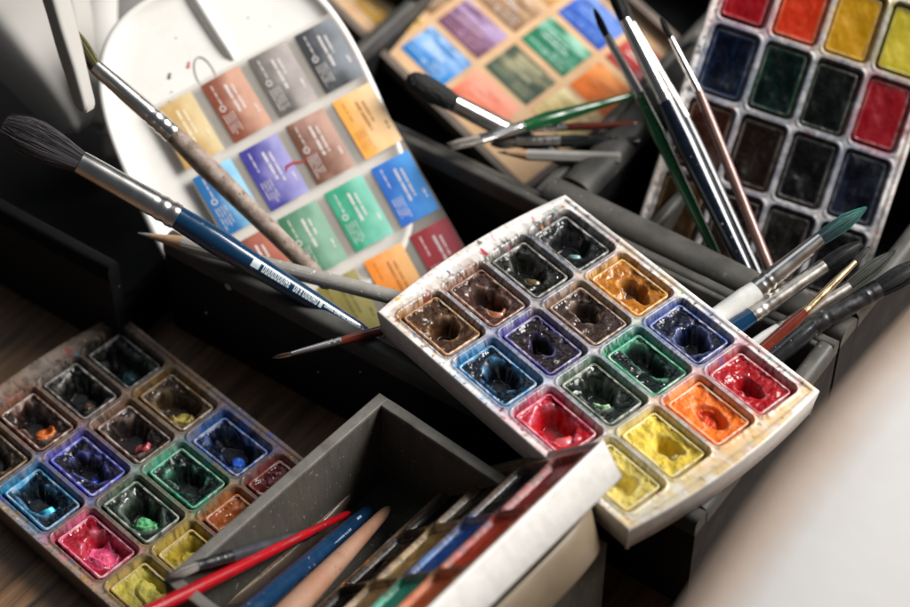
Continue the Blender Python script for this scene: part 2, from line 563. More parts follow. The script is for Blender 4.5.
third_cols = [
    [P('#8c0c16', '#b83c44'), P('#b82c10', '#d06a3c'), P('#b08012', '#c8a444'), P('#b0a02e', '#8c8a3c')],
    [P('#060d20', '#26406e'), P('#041413', '#1c4a3c'), P('#080f0c', '#26332c'), P('#7c0a16', '#a02c38')],
    [P('#3c1a10', '#6a4434'), P('#1c110c', '#4c3c34'), P('#0a0a0b', '#3a3a3c'), P('#070c18', '#34405a')],
    [P('#4a3216', '#7c5c34'), P('#20120c', '#54403a'), P('#141211', '#4a4644'), P('#0e0e10', '#44444a')],
]
th = rad(41.0)
xa = np.array([math.cos(th), math.sin(th), 0])
ya = np.array([-xa[1], xa[0], 0])
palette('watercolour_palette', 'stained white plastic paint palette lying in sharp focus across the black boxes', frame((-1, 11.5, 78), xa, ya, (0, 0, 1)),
        main_cols, step=.36, dirt=.22, seed=1, border_stain=(-1, '#d9b65c', .55))
th = rad(46.0)
xl = np.array([math.cos(th), math.sin(th), 0])
yl = np.array([-xl[1], xl[0], 0])
pl = np.mean([atz(88, 466, 14), atz(131, 435, 14), atz(142, 512, 14), atz(187, 475, 14)], 0)
palette('watercolour_palette', 'grimy brown paint palette with lumpy paint remnants, flat on the wooden table', frame((pl[0], pl[1], 16.3), xl, yl, (0, 0, 1)),
        left_cols, step=.45, dirt=.9, base='#87766a', chanc='#54473c', seed=2, rimtint=1.0)
# third palette leans against the back of its box, facing the window side
a3 = rad(-18.3)
x3 = RGT * math.cos(a3) + UPV * math.sin(a3)
y3 = -RGT * math.sin(a3) + UPV * math.cos(a3)
palette('watercolour_palette', 'white palette with full flat pans leaning upright behind the standing brushes', frame(atd(793, 126, 1056), x3, y3, -FWD),
        third_cols, step=.5, dirt=.45, base='#dcd8d3', seed=3, full=True, rimtint=.7)

# ------------------------------------------------------------------ open drawer in front
DT = np.array([math.cos(rad(49.5)), math.sin(rad(49.5)), 0])
DW = np.array([DT[1], -DT[0], 0])
DC = atz(380, 393, 58)
DC[2] = 0


def dw(w, t, z):
    return DC + DW * w + DT * t + np.array([0, 0, z])


def wall(mb, p0, p1, thick, h, z0, r=1.6):
    """upright wall with a rounded top edge running p0 -> p1 (its centre line)"""
    p0, p1 = np.array(p0, float), np.array(p1, float)
    d = (p1 - p0)
    d[2] = 0
    L = np.linalg.norm(d)
    d /= L
    s = np.array([-d[1], d[0], 0])
    ht = thick / 2
    r = min(r, ht * .96)
    prof = [(-ht, z0)]
    for k in range(7):
        a = math.pi - math.pi / 2 * k / 6
        prof.append((-ht + r + r * math.cos(a), h - r + r * math.sin(a)))
    for k in range(7):
        a = math.pi / 2 - math.pi / 2 * k / 6
        prof.append((ht - r + r * math.cos(a), h - r + r * math.sin(a)))
    prof.append((ht, z0))
    n = len(prof)
    ns = max(2, int(L / 3))
    V, F = [], []
    for i in range(ns + 1):
        q = p0 + d * L * i / ns
        for (a, z) in prof:
            j = .18 * (float(vnoise(np.array(i * .7 + p0[0]), np.array(a * .4 + z * .2), 3)) - .5)
            V.append(q + s * (a + j) + np.array([0, 0, z - q[2] + q[2] + j]))
    for i in range(ns):
        for k in range(n - 1):
            F.append((i * n + k, i * n + k + 1, (i + 1) * n + k + 1, (i + 1) * n + k))
    F.append(tuple(range(n))[::-1])
    F.append(tuple(range(ns * n, (ns + 1) * n)))
    mb.add(V, F)


drawer = empty('drawer', dw(0, 0, 0), 'open grey wooden drawer holding the red, blue and beige handles', 'drawer')
o = dw(0, 0, 0)
LW, LT = 128, 134
for nm, a, b, th_, h in (('wall', (2.5, -.5), (2.5, -LT), 5, 58), ('wall', (5.02, -2.6), (LW, -2.6), 5, 57.7), ('wall', (LW - 2.5, -5.12), (LW - 2.5, -LT), 5, 57.4), ('wall', (5.02, -LT + 2.5), (LW - 5.02, -LT + 2.5), 5, 57.6)):
    mb = MB()
    wall(mb, dw(*a, 0), dw(*b, 0), th_, h, .5)
    pw = mb.make(nm, M_drawer, drawer, origin=o)
    mb = MB()
    wall(mb, dw(*a, 0), dw(*b, 0), th_ + .5, h + .5, h - 1.3, .7)
    mb.make('rim', M_drawer_rim, pw, origin=o)
mb = MB()
mb.box(dw(LW / 2, -LT / 2, 3), LW / 2 - 5.05, LT / 2 - 5.15, 2, DW, DT)
mb.make('base', M_drawer, drawer, origin=o)

# ------------------------------------------------------------------ black compartment boxes


def wbox(label, w0, w1, t0, t1, H, th_, dividers=(), rim_m=None, left_h=None, right_h=None):
    root = empty('compartment_box', wt((w0 + w1) / 2, (t0 + t1) / 2, 0), label, 'storage box', 'black storage boxes')
    oo = wt((w0 + w1) / 2, (t0 + t1) / 2, 0)
    a, b, c, d = th_          # front, back, left, right thickness
    segs = [((w0, t0 + a / 2), (w1, t0 + a / 2), a, H), ((w0, t1 - b / 2), (w1, t1 - b / 2), b, H - .3),
            ((w0 + c / 2, t0 + a + .03), (w0 + c / 2, t1 - b - .03), c, left_h or H - .5), ((w1 - d / 2, t0 + a + .03), (w1 - d / 2, t1 - b - .03), d, right_h or H - .2)]
    for s0, s1, tk, h in segs:
        mb = MB()
        wall(mb, wt(*s0), wt(*s1), tk, h - 9, .4, r=.3)
        p = mb.make('wall', M_black, root, origin=oo)
        mb = MB()
        wall(mb, wt(*s0), wt(*s1), tk + .7, h, h - 9.2, r=tk * .42)
        mb.make('rim', rim_m or M_rim, p, origin=oo)
    for s0, s1, tk, h in dividers:
        mb = MB()
        wall(mb, wt(*s0), wt(*s1), tk, h, 3, r=tk * .4)
        mb.make('divider', M_rim, root, origin=oo)
    mb = MB()
    mb.box(wt((w0 + w1) / 2, (t0 + t1) / 2, 1.9), (w1 - w0) / 2 - .5, (t1 - t0) / 2 - .5, 1.1, WA, TA)
    mb.make('base', M_black, root, origin=oo)
    return root


B1 = wbox('long black box under the sharp white palette, its dark side facing the camera', -221, 73, -36, 91, 61.5, (9, 5, 6, 8), left_h=30,
          dividers=[((-21, 84), (65, 84), 3.5, 60.5), ((-50, -26), (-50, 81), 5, 58)])
B2 = wbox('thick walled black box in which brushes stand upright by the leaning palette', -91, 73, 94, 240, 62, (16, 8, 18, 8),
          dividers=[((-40, 111), (-40, 231), 6, 52), ((-72, 176), (-44, 176), 5, 50)])
B3 = wbox('black box holding the tan colour chart behind the white lid', -236, -92.5, 94, 330, 56, (5, 6, 6, 6))
B4 = wbox('black box in the dark below the folded white papers', -470, -230, -65, 190, 60, (7, 7, 7, 7), right_h=28, rim_m=mat('matt_black', (.006, .006, .006), rough=.9, spec=.1, bump=.1))

mb = MB()
for (px, py, rr) in ((228, 287, 1.9), (206, 313, .8), (98, 153, .9), (360, 372, .5), (318, 372, .5)):
    t_plane = -36.35
    r = ray(px, py)
    nrm = TA
    s_ = (t_plane - CAM @ nrm) / (r @ nrm) if px > 150 else (-65.6 - CAM @ nrm) / (r @ nrm)
    q = CAM + r * s_
    if px > 150:
        mb.sweep([q + TA * .4, q - TA * .05, q - TA * .3], [rr, rr, rr * .6], n=12)
mb.make('paint_splash', mat('dried_white_drop', '#a9a7a2', rough=.5), B1, origin=wt(-74, 27.5, 0))

# ------------------------------------------------------------------ lids and colour charts


def lid_shape(root, hw, hl, n_exp=2.7, rim=6, flare=2.5, mat_=None, tk=2.6):
    N = 140
    V, F = [], []
    prof = [(-flare - 3.5, -9.5), (-flare - 2.5, -9.0), (0, rim - 1.0), (-.6, rim), (-tk + .6, rim), (-tk, rim - .6), (-tk - 1.8, 1.2), (-tk - 5, 0), (-tk - 12, -.2)]
    for (off, z) in prof:
        for k in range(N):
            a = 2 * math.pi * k / N
            ca, sa = math.cos(a), math.sin(a)
            x = math.copysign(abs(ca) ** (2 / n_exp), ca)
            y = math.copysign(abs(sa) ** (2 / n_exp), sa)
            V.append((x * (hw + off), y * (hl + off), z))
    for i in range(len(prof) - 1):
        for k in range(N):
            F.append((i * N + k, i * N + (k + 1) % N, (i + 1) * N + (k + 1) % N, (i + 1) * N + k))
    F.append(tuple(range((len(prof) - 1) * N, len(prof) * N)))
    F.append(tuple(range(N))[::-1])
    return build('tray', V, F, mat_ or M_white, root, sharp=60)


la = math.atan2(.498, .867)
aX = RGT * .867 + UPV * .498
aY = -RGT * .498 + UPV * .867
k6 = rad(5.5)
lx = aX * math.cos(k6) - aY * math.sin(k6)
ly = aX * math.sin(k6) + aY * math.cos(k6)
LDIR = np.array([.727, .415, .389])
NL = -FWD * math.cos(rad(12)) + LDIR / np.linalg.norm(LDIR) * math.sin(rad(12))


def onto(x, n):
    x = x - n * (x @ n)
    return x / np.linalg.norm(x)


lx = onto(lx, NL)
ly = np.cross(NL, lx)
sX = onto(aX, NL)
sY = np.cross(NL, sX)
lid = empty('palette_lid', None, 'large white oval mixing lid leaning under the printed colour labels', 'palette lid', 'white palette lids', M=frame(atd(257, 144, 1058), lx, ly, NL))
lid_shape(lid, 66, 88, n_exp=3.0, rim=3.6, tk=3.4)


def ridge(root, pts, w0, h):
    mb = MB()
    prof = [(-1, 0), (-.62, .55), (-.3, .92), (0, 1), (.3, .92), (.62, .55), (1, 0)]
    V, F = [], []
    n = len(prof)
    for i, (x, y, s) in enumerate(pts):
        for a, z in prof:
            V.append((x + a * w0 * s, y, -.3 + h * z * s))
    for i in range(len(pts) - 1):
        for k in range(n - 1):
            F.append((i * n + k, i * n + k + 1, (i + 1) * n + k + 1, (i + 1) * n + k))
    F.append(tuple((len(pts) - 1) * n + k for k in range(n))[::-1])
    mb.add(V, F)
    mb.make('ridge', M_white, root, sharp=70)


ridge(lid, [(1.2, 84, 1), (2.2, 76, 1), (3.8, 64, .95), (5.6, 52, .9), (6.4, 46.5, .75), (6.8, 43, .3)], 4.5, 4.2)
# pencil loop and small specks of paint on the lid
mb = MB()
loop = [(-9 + 4.6 * math.cos(t), 42 + 8.5 * math.sin(t) - .4 * math.cos(2 * t), .15) for t in np.linspace(-.3, 3.6, 18)]
mb.sweep(loop, [.28] * 18, n=5, side=(0, 0, 1))
mb.make('pencil_mark', mat('graphite_mark', '#77777c', rough=.6), lid)
mb = MB()
for (x, y, r) in ((-15, 48.5, .9), (-14.1, 50, .7)):
    mb.sweep([(x, y, -.3), (x, y, .1), (x + .2, y, .2)], [r, r, r * .6], n=9)
mb.make('paint_speck', mat('red_paint_speck', '#c8404a', rough=.4), lid)
mb = MB()
for (x, y, r) in ((-26, 47, .9), (-25.1, 48.4, .8), (-28, 40, .4), (-31, 36, .5), (-29, 33, .6), (-15, 64, .35), (-38, 25, .5), (22, 60, .4), (30, 52, .3), (-42, 40, .4)):
    mb.sweep([(x, y, -.3), (x, y, .1), (x + .2, y, .2)], [r, r * .9, r * .5], n=9)
mb.make('paint_speck', mat('dark_paint_speck', '#3a3836', rough=.4), lid)


def label_sheet(root, cols, pitch, size, z, smear=0.0, ink=.8, seedb=0):
    """cols rows from the top; every printed label is a part, its lettering a sub-part"""
    px, py = pitch
    hw, hh = size[0] / 2, size[1] / 2
    for r, row in enumerate(cols):
        for c, spec in enumerate(row):
            if spec is None:
                continue
            dark, light, inkc = spec
            rng = np.random.default_rng(seedb + r * 7 + c)
            cx, cy = (c - 1.5) * px + rng.uniform(-.4, .4), (1.5 - r) * py + rng.uniform(-.4, .4)
            nx, ny = 28, 40
            X, Y = np.meshgrid(np.linspace(-hw, hw, nx), np.linspace(-hh, hh, ny))
            rot = rng.uniform(-.025, .025)
            U = (X + hw) / (2 * hw)
            Vv = (hh - Y) / (2 * hh)
            g = np.clip(U * .85 + (fbm(X / 9, Y / 12, seedb + r * 4 + c) - .5) * .7 + .06 + (.25 - .5 * Vv) * .2, 0, 1)
            g = sstep(.12, .95, g)
            C = hexc(dark) * (1 - g[..., None]) + hexc(light) * g[..., None]
            if smear:
                nn = fbm(X / 3.5, Y / 14, seedb + 50 + r * 4 + c)
                w = sstep(.45, .7, nn) * smear
                C = C * (1 - w[..., None]) + w[..., None] * hexc(dark) * .7
            Z = z + .06 * fbm(X / 5, Y / 5, r + c)
            V = np.stack([cx + X * math.cos(rot) - Y * math.sin(rot), cy + X * math.sin(rot) + Y * math.cos(rot), Z], -1).reshape(-1, 3)
            lab = build('paint_label', V, grid_faces(nx, ny).astype(np.int32), M_print, root, col=C.reshape(-1, 3))
            mb = MB()

            def bar(u0, v0, u1, v1):
                a = [(u0, v0), (u0, v1), (u1, v1), (u1, v0)]
                Q = []
                for u, v in a:
                    x, y = -hw + u * 2 * hw, hh - v * 2 * hh
                    Q.append((cx + x * math.cos(rot) - y * math.sin(rot), cy + x * math.sin(rot) + y * math.cos(rot), z + .16))
                mb.add(Q, [(0, 1, 2, 3)])

            def line(u, v0, v1, t, word=(.06, .13), gap=.012):
                v = v0
                while v < v1:
                    e = min(v1, v + rng.uniform(*word))
                    q = v
                    while q < e:            # small strokes, too fine to read
                        s = rng.uniform(.008, .02)
                        bar(u - t * rng.uniform(.35, .5), q, u + t * rng.uniform(.3, .5), min(e, q + s))
                        q += s + .004
                    v = e + gap + .012
            line(.50, .16, .16 + rng.uniform(.45, .62), .075, (.15, .3))
            line(.64, .20, .20 + rng.uniform(.25, .5), .06, (.12, .25))
            line(.20, .08, .40, .035)
            for q in range(4):
                line(.10 + q * .075, .56, .93 - rng.uniform(0, .08), .024, (.1, .2))
            line(.88, .62, .76, .06)
            for t in (np.linspace(0, 2 * math.pi, 12)[:-1] if rng.random() < .55 else ()):
                u, v = .17 + .06 * math.cos(t), .46 + .04 * math.sin(t)
                bar(u - .014, v - .009, u + .014, v + .009)
            cI = hexc(inkc)
            key = 'label_ink_' + inkc[1:]
            mi = bpy.data.materials.get(key) or mat(key, inkc, rough=.5, var=.05)
            mb.make('lettering', mi, lab, sharp=None)


W = '#e4dcd8'
chart_cols = [
    [('#bd9450', '#e2cc9c', '#f2e4c8'), ('#7c3a20', '#d8a890', W), ('#5a5450', '#b8aeaa', W), ('#26282b', '#8a9098', W)],
    [('#1464a0', '#9cd4f0', W), ('#34308a', '#a8a4d8', W), ('#5e3018', '#c49c8c', W), ('#f0a440', '#f6d0a0', '#a07036')],
    [('#7a2c20', '#b8705c', W), ('#2e6c48', '#8cb49c', W), ('#08906a', '#8cd0bc', W), ('#0a5cb4', '#4494dc', W)],
    [('#8c1c2a', '#c06070', W), ('#7a6f30', '#9c9258', '#6a6230'), ('#e88418', '#e8b070', '#b06820'), ('#8c1220', '#a8404c', W)],
]
_r = ray(317, 193)
LC = atd(257, 144, 1058) + NL * 4.2
SC = CAM + _r * (((LC - CAM) @ NL) / (_r @ NL))
sheet = empty('label_sheet', None, 'sheet of printed watercolour labels stuck across the white oval lid', 'colour chart', 'printed colour charts', M=frame(SC, sX, sY, NL))
mb = MB()
mb.box((0, 0, -.5), 51, 76, .35)
mb.make('film', M_film, sheet)
label_sheet(sheet, chart_cols, (26.4, 38.2), (21.2, 33.0), .05, seedb=3)

mb = MB()
mb.sweep([(-8, 16.5, .2), (-6.5, 18.5, .35), (-3, 18.6, .35), (1, 17.2, .35), (5, 16.4, .3)], [.5, .8, .7, .5, .2], n=7, flat=.4)
mb.make('paint_stroke', mat('red_paint_stroke', '#b0343c', rough=.4), sheet)
tl = rad(15)
cX0 = RGT
cY0 = np.array([0, math.cos(tl), math.sin(tl)])
a2 = rad(41)
c2x = cX0 * math.cos(a2) + cY0 * math.sin(a2)
c2y = -cX0 * math.sin(a2) + cY0 * math.cos(a2)
c2n = np.cross(c2x, c2y)
chart2 = empty('colour_chart', None, 'tan card with smeared colour labels lying behind the black sponge brush', 'colour chart', 'printed colour charts', M=frame(atd(515, 38, 1155), c2x, c2y, c2n))
lob = MB()
lob.box((0, 7, -1.5), 60, 81, 1.3)
lob.make('card', M_tan, chart2)
mb = MB()
for (cx_, cy_, hx, hy) in ((-62.2, 7, 2, 85), (62.2, 7, 2, 85), (0, 90.2, 60, 2), (0, -76.2, 60, 2)):
    mb.box((cx_, cy_, 1.5), hx, hy, 5)
mb.make('frame', mat('grey_brown_frame', '#6e6259', rough=.5, var=.2), chart2)
chart2_cols = [
    [('#c99a3c', '#e6c888', W), ('#8a6a4a', '#c0a080', W), ('#6c6a6a', '#a8a4a0', W), ('#3c3c3e', '#808488', W)],
    [('#1484d0', '#a4c4ec', '#d8e4f4'), ('#7c4c68', '#b49cc4', '#c8a8b8'), ('#9c7450', '#c8a484', W), ('#c08a48', '#dcbc8c', W)],
    [('#e87050', '#f0a890', '#f0b8a4'), ('#445646', '#a8a07c', '#b8b494'), ('#067a54', '#94c8b2', '#c0dcd0'), ('#1450b4', '#7c9cdc', '#88a8e0')],
    [None, ('#d8c080', '#e8dcac', '#b8a46c'), ('#e06c10', '#eca05c', '#d88850'), ('#a01c20', '#c05450', W)],
]
label_sheet(chart2, chart2_cols, (26.2, 38.4), (22, 33.5), .12, smear=.95, seedb=60)

# ------------------------------------------------------------------ standing palette and lid in the drawer
AL = rad(42)
n4 = -DW * math.cos(AL) + np.array([0, 0, math.sin(AL)])
x4 = DW * math.sin(AL) + np.array([0, 0, math.cos(AL)])
T4 = 18
cor = atz(604, 438, 108)
c4 = cor - x4 * HW - DT * (HL + 3)
blk, tan, blu, org = P('#0d0d0d', '#1c1b1a'), P('#a8844c', '#c8a870'), P('#2858b0', '#5a90d0'), P('#e0602c', '#f08040')
smeared = [[blk, P('#2c2218', '#6a5a44'), P('#101218', '#20242c'), P('#901c1c', '#b03030')],
           [blk, tan, blu, P('#d04020', '#e05030')],
           [blk, tan, P('#20b090', '#40c8a8'), org],
           [P('#4a4090', '#6a60b0'), P('#a07848', '#c09a60'), P('#2a9a80', '#40b090'), P('#e0a030', '#f0c060')]]
palette('watercolour_palette', 'paint smeared palette with a white side tipped on its edge in the drawer', frame(c4, x4, DT, n4), smeared, step=.6, dirt=.7, base='#6e5640', sidec='#eeebe6', T=T4, seed=4, bow=2,
        rimtint=1.0, chanc='#2a211a', full=True)
mb = MB()
lid2 = empty('palette_lid', None, 'blurred beige lid on edge behind the deep palette in the drawer', 'palette lid', 'white palette lids',
             M=frame(c4 - n4 * (T4 + 13) - x4 * 11 + DT * 0, x4, DT, n4))
lid_shape(lid2, 60, 80, n_exp=4.2, rim=9, mat_=mat('beige_plastic', '#8c7c66', rough=.4, var=.15, vscale=50))

# ------------------------------------------------------------------ brushes


def hair(name, m, parent, origin, p0, p1, r0, belly, tipr, n=160, flat=1.0, seed=0, thick=.16, ragged=.08, core=True, side=None, peak=.45):
    rng = np.random.default_rng(seed)
    p0, p1 = np.array(p0, float), np.array(p1, float)
    d = p1 - p0
    L = np.linalg.norm(d)
    d = d / L
    side = np.cross(d, [0, 0, 1.0]) if side is None else np.array(side, float)
    side = side - d * (side @ d)
    side /= np.linalg.norm(side)
    up = np.cross(side, d)

    def R(s):
        # belly swells in the first half, then narrows to the tip
        return r0 + (belly - r0) * math.sin(min(1, s / peak) * math.pi / 2) if s < peak else belly * (1 - ((s - peak) / (1 - peak)) ** 1.7) + tipr * ((s - peak) / (1 - peak)) ** 1.7
    mb = MB()
    shade = []
    if core:
        ss = np.linspace(-.03, .97, 12)
        mb.sweep([p0 + d * L * s for s in ss], [.86 * R(max(0, s)) for s in ss], n=14, flat=flat, side=side)
        shade += [.25] * len(mb.v)
    for k in range(n):
        a = rng.uniform(0, 2 * math.pi)
        q = math.sqrt(rng.uniform(.55, 1.0))
        l = 1 - abs(rng.normal(0, ragged))
        stray = rng.normal(0, .05, 2) * belly * (3.0 if rng.random() < .04 else 1)
        pts = []
        for s in np.linspace(-.03, 1, 6):
            s2 = s * l
            rr = R(max(0, s2)) * q
            aa = a + .25 * s2 * rng.normal(0, .3)
            pts.append(p0 + d * L * s2 + side * (math.cos(aa) * rr + stray[0] * s2 ** 2) + up * flat * (math.sin(aa) * rr + stray[1] * s2 ** 2))
        mb.sweep(pts, [thick, thick, thick, thick * .9, thick * .7, thick * .25], n=3, cap=False)
        shade += [rng.choice([.3, .5, .9, 2.0]) * rng.uniform(.8, 1.2)] * (len(mb.v) - len(shade))
    base, tipc = HAIR[m.name]
    Vv = np.array(mb.v)
    s_ = np.clip((Vv - p0) @ d / L, 0, 1)[:, None]
    c = (base * (1 - s_ ** 1.5) + tipc * s_ ** 1.5) * np.array(shade)[:, None]
    return mb.make(name, m, parent, sharp=None, origin=origin, col=c)


def brush(label, tip, joint, fend, hend, rj, rf, rh, re, m_hair, m_fer, m_han, belly=None, tipr=.4, nh=140, peak=.45, flat=1.0, fflat=None, seed=0, crimps=(.72, .82, .92),
          swell=1.08, thick=.16, ragged=.08, group='artist brushes', name='paint_brush', sponge=False, hair_c=True, fside=None):
    tip, joint, fend, hend = [np.array(p, float) for p in (tip, joint, fend, hend)]
    root = empty(name, hend, label, 'paint brush', group)
    hd = hend - fend
    L = np.linalg.norm(hd)
    # handle
    mb = MB()
    ss = [-.02, 0, .08, .2, .35, .5, .65, .8, .92, .975, 1]
    rr = []
    for s in ss:
        if s < .2:
            r = rh * (.96 + (swell - .96) * max(0, s) / .2)
        else:
            r = rh * swell + (re - rh * swell) * ((s - .2) / .8) ** .85
        rr.append(r)
    rr[-1] *= .35
    rr[-2] *= .85
    mb.sweep([fend + hd * s for s in ss], rr, n=22)
    mb.make('handle', m_han, root, origin=hend)
    # ferrule with crimped rings
    fd = fend - joint
    ss, rr = [], []
    for s in np.linspace(0, 1, 34):
        r = rj + (rf - rj) * s ** .8
        for c in crimps:
            r -= .07 * rf * math.exp(-((s - c) / .018) ** 2)
            r += .045 * rf * math.exp(-((s - c - .04) / .02) ** 2)
        ss.append(s)
        rr.append(r)
    fl = [1.0] * 34
    if fflat:
        fl = [fflat + (1 - fflat) * sstep(.2, .9, s) for s in ss]
    mb = MB()
    mb.sweep([joint + fd * s for s in ss], rr, n=26, flat=fl, side=fside)
    mb.make('ferrule', m_fer, root, origin=hend, sharp=60)
    if sponge:
        mb = MB()
        bd = tip - joint
        ss = [-.03, .1, .3, .5, .7, .85, .94, 1.0]
        mb.sweep([joint + bd * s for s in ss], [rj * .9, rj * 1.05, belly, belly * 1.02, belly, belly * .9, belly * .66, belly * .2], n=28)
        o_ = mb.make('bristles', m_hair, root, origin=hend)
        mm = o_.modifiers.new('sub', 'SUBSURF')
        mm.levels = mm.render_levels = 2
        tx = bpy.data.textures.new('fluff', 'CLOUDS')
        tx.noise_scale = .0012
        dm = o_.modifiers.new('fluff', 'DISPLACE')
        dm.texture = tx
        dm.strength = .0016
    else:
        hair('bristles', m_hair, root, hend, joint, tip, rj * .9, belly or rj, tipr, n=nh, flat=flat, seed=seed, thick=thick, ragged=ragged, side=fside, peak=peak)
    return root


HAIR = {}


def hairmat(name, c, tip=None, rough=.5):
    m = mat(name, None, rough=rough, var=.1, vscale=300, spec=.35)
    HAIR[m.name] = (hexc(c), hexc(tip or c))
    return m


H_grey = hairmat('grey_black_hair', '#4a464a', '#6c686b', rough=.45)
H_black = hairmat('black_hair', '#1b1b1c', '#141415')
H_foam = mat('black_foam', (.010, .010, .010), rough=.85, var=.5, vscale=600, bump=.9, bscale=900)
H_teal = hairmat('teal_stained_hair', '#2f4247', '#2c7468')
H_olive = hairmat('olive_hair', '#6a6638', '#5a5630')
H_taupe = hairmat('taupe_hair', '#88817a', '#6a645d')
H_brown = hairmat('brown_sable_hair', '#5c4632', '#2e2118')
H_darkol = hairmat('dark_olive_hair', '#35382f', '#2a2c24')
C_blue = gloss('navy_lacquer', '#0b3352', color2='#0a2c48')
C_navy = gloss('dark_navy_lacquer', '#0a1422')
C_blue2 = gloss('blue_lacquer', '#12304e', coat=.3)
C_green = gloss('green_lacquer', '#0b5a2c', color2='#0a4a26')
C_red = gloss('red_lacquer', '#a80e1a', color2='#880a14', coat=.4)
C_rbrown = gloss('red_brown_lacquer', '#6a2a1c', color2='#582014')
C_pinkb = gloss('pinkish_brown_lacquer', '#7c5a50', color2='#6a4c44', coat=.2)
C_white = gloss('white_lacquer', '#dcdcd8')
C_black = gloss('black_lacquer', (.012, .013, .015))
C_worn = mat('worn_grey_wood', '#7d6a5c', rough=.6, var=.25, vscale=160, color2='#94857a', bump=.4, bscale=500, speck=(600, .64, '#463c34'))
C_beige = mat('beige_wood', '#a5806a', rough=.5, var=.3, vscale=70, color2='#8e6650', bump=.3, speck=(300, .66, '#6a4a3a'))

# A: the mop brush lying along the rim of the long box
A_tip, A_j, A_f, A_h = atd(3, 124, 969), atd(80, 162, 973), atd(177, 217, 981), atd(372, 337, 997)
brush('large soft mop brush with grey hair and glossy navy lettered handle', A_tip, A_j, A_f, A_h, 5.3, 5.9, 5.7, 3.3, H_grey, M_metal, C_blue,
      belly=9.0, tipr=3.4, nh=1300, seed=1, thick=.11, ragged=.09, peak=.62, crimps=(.8, .9))
brush_root = [o for o in bpy.data.objects if o.name.startswith('paint_brush') and o.parent is None][-1]


def wrapped_text(root, m, p0, p1, r0, r1, rows, face, seed=1, minor=False):
    """block strokes printed round a handle between p0 and p1; rows = (s0, s1, angle0, angle1)"""
    p0, p1 = np.array(p0), np.array(p1)
    d = p1 - p0
    L = np.linalg.norm(d)
    d = d / L
    f = np.array(face, float)
    f = f - d * (f @ d)
    f /= np.linalg.norm(f)
    s_ = np.cross(d, f)
    mb = MB()
    for (s0, s1, a0, a1) in rows:
        V, F = [], []
        for i in range(5):
            a = rad(a0 + (a1 - a0) * i / 4)
            for s in (s0, s1):
                r = (r0 + (r1 - r0) * s) + .06
                V.append(p0 + d * L * s + (f * math.cos(a) + s_ * math.sin(a)) * r)
        for i in range(4):
            F.append((2 * i, 2 * i + 1, 2 * i + 3, 2 * i + 2))
        mb.add(V, F)
    mb.make('lettering', m, root, sharp=None, origin=np.array(root.location) / MM)


rg = np.random.default_rng(4)


def glyphs(s0, s1, n, a0, a1):
    rows = []
    w = (s1 - s0) / n
    for k in range(n):
        a, b = s0 + k * w, s0 + (k + .8) * w
        kind = rg.integers(0, 4)
        st = w * .24
        rows.append((a, a + st, a0, a1))
        if kind != 1:
            rows.append((b - st, b, a0, a1))
        if kind in (0, 2):
            rows.append((a + st * 1.02, b - st * 1.02, a0, a0 + (a1 - a0) * .25))
        if kind in (1, 2, 3):
            rows.append((a + st * 1.02, b - st * 1.02, a1 - (a1 - a0) * .25, a1))
        if kind in (0, 1):
            m_ = (a0 + a1) / 2
            rows.append((a + st * 1.02, b - st * 1.02, m_ - (a1 - a0) * .12, m_ + (a1 - a0) * .12))
    return rows


fa = -FWD
rows = [(.375, .415, -36, 12)] + glyphs(.43, .575, 9, -36, 12) + glyphs(.59, .715, 8, -36, 12) + [(.72, .735, -36, 12)]
rows += glyphs(.745, .95, 16, -24, -6)
# handle radius between 20 % and 100 % of its length
LETT = (A_f, A_h)


def hr(s, rh, re, sw=1.08):
    return rh * sw + (re - rh * sw) * ((max(s, .2) - .2) / .8) ** .85


rows2 = []
for (s0, s1, a0, a1) in rows:
    rows2.append((s0, s1, a0, a1))
mb = MB()
dA = (A_h - A_f)
LA = np.linalg.norm(dA)
dA = dA / LA
f_ = fa - dA * (fa @ dA)
f_ /= np.linalg.norm(f_)
sA = np.cross(dA, f_)
for (s0, s1, a0, a1) in rows2:
    V, F = [], []
    for i in range(5):
        a = rad(a0 + (a1 - a0) * i / 4)
        for s in (s0, s1):
            V.append(A_f + dA * LA * s + (f_ * math.cos(a) + sA * math.sin(a)) * (hr(s, 5.7, 3.3) + .10))
    for i in range(4):
        F.append((2 * i, 2 * i + 1, 2 * i + 3, 2 * i + 2))
    mb.add(V, F)
mb.make('lettering', M_ink, brush_root, sharp=None, origin=A_h)

# B: brush resting diagonally on the lid
brush('brush with worn grey wooden handle lying across the white oval lid', atd(66, 22, 1006), atd(95, 66, 1011), atd(173, 134, 1017), atd(330, 288, 1012), 3.6, 4.8, 4.7, 3.6,
      H_olive, M_metal, C_worn, belly=3.7, tipr=.8, nh=120, seed=2, swell=1.12)
# D: thin pointed brush sticking out from under the palette
D_z = 62.0
brush('fine pointed sable brush with red brown handle poking out from under the palette', atz(272, 358, 66), atz(291, 354, 65.5), atz(341, 341, 64.5), atz(398, 326, 63.2), 1.15, 2.0, 1.95, 2.5,
      H_brown, M_metal, C_rbrown, belly=1.15, tipr=.15, nh=50, seed=3, thick=.09, crimps=(.78, .9))
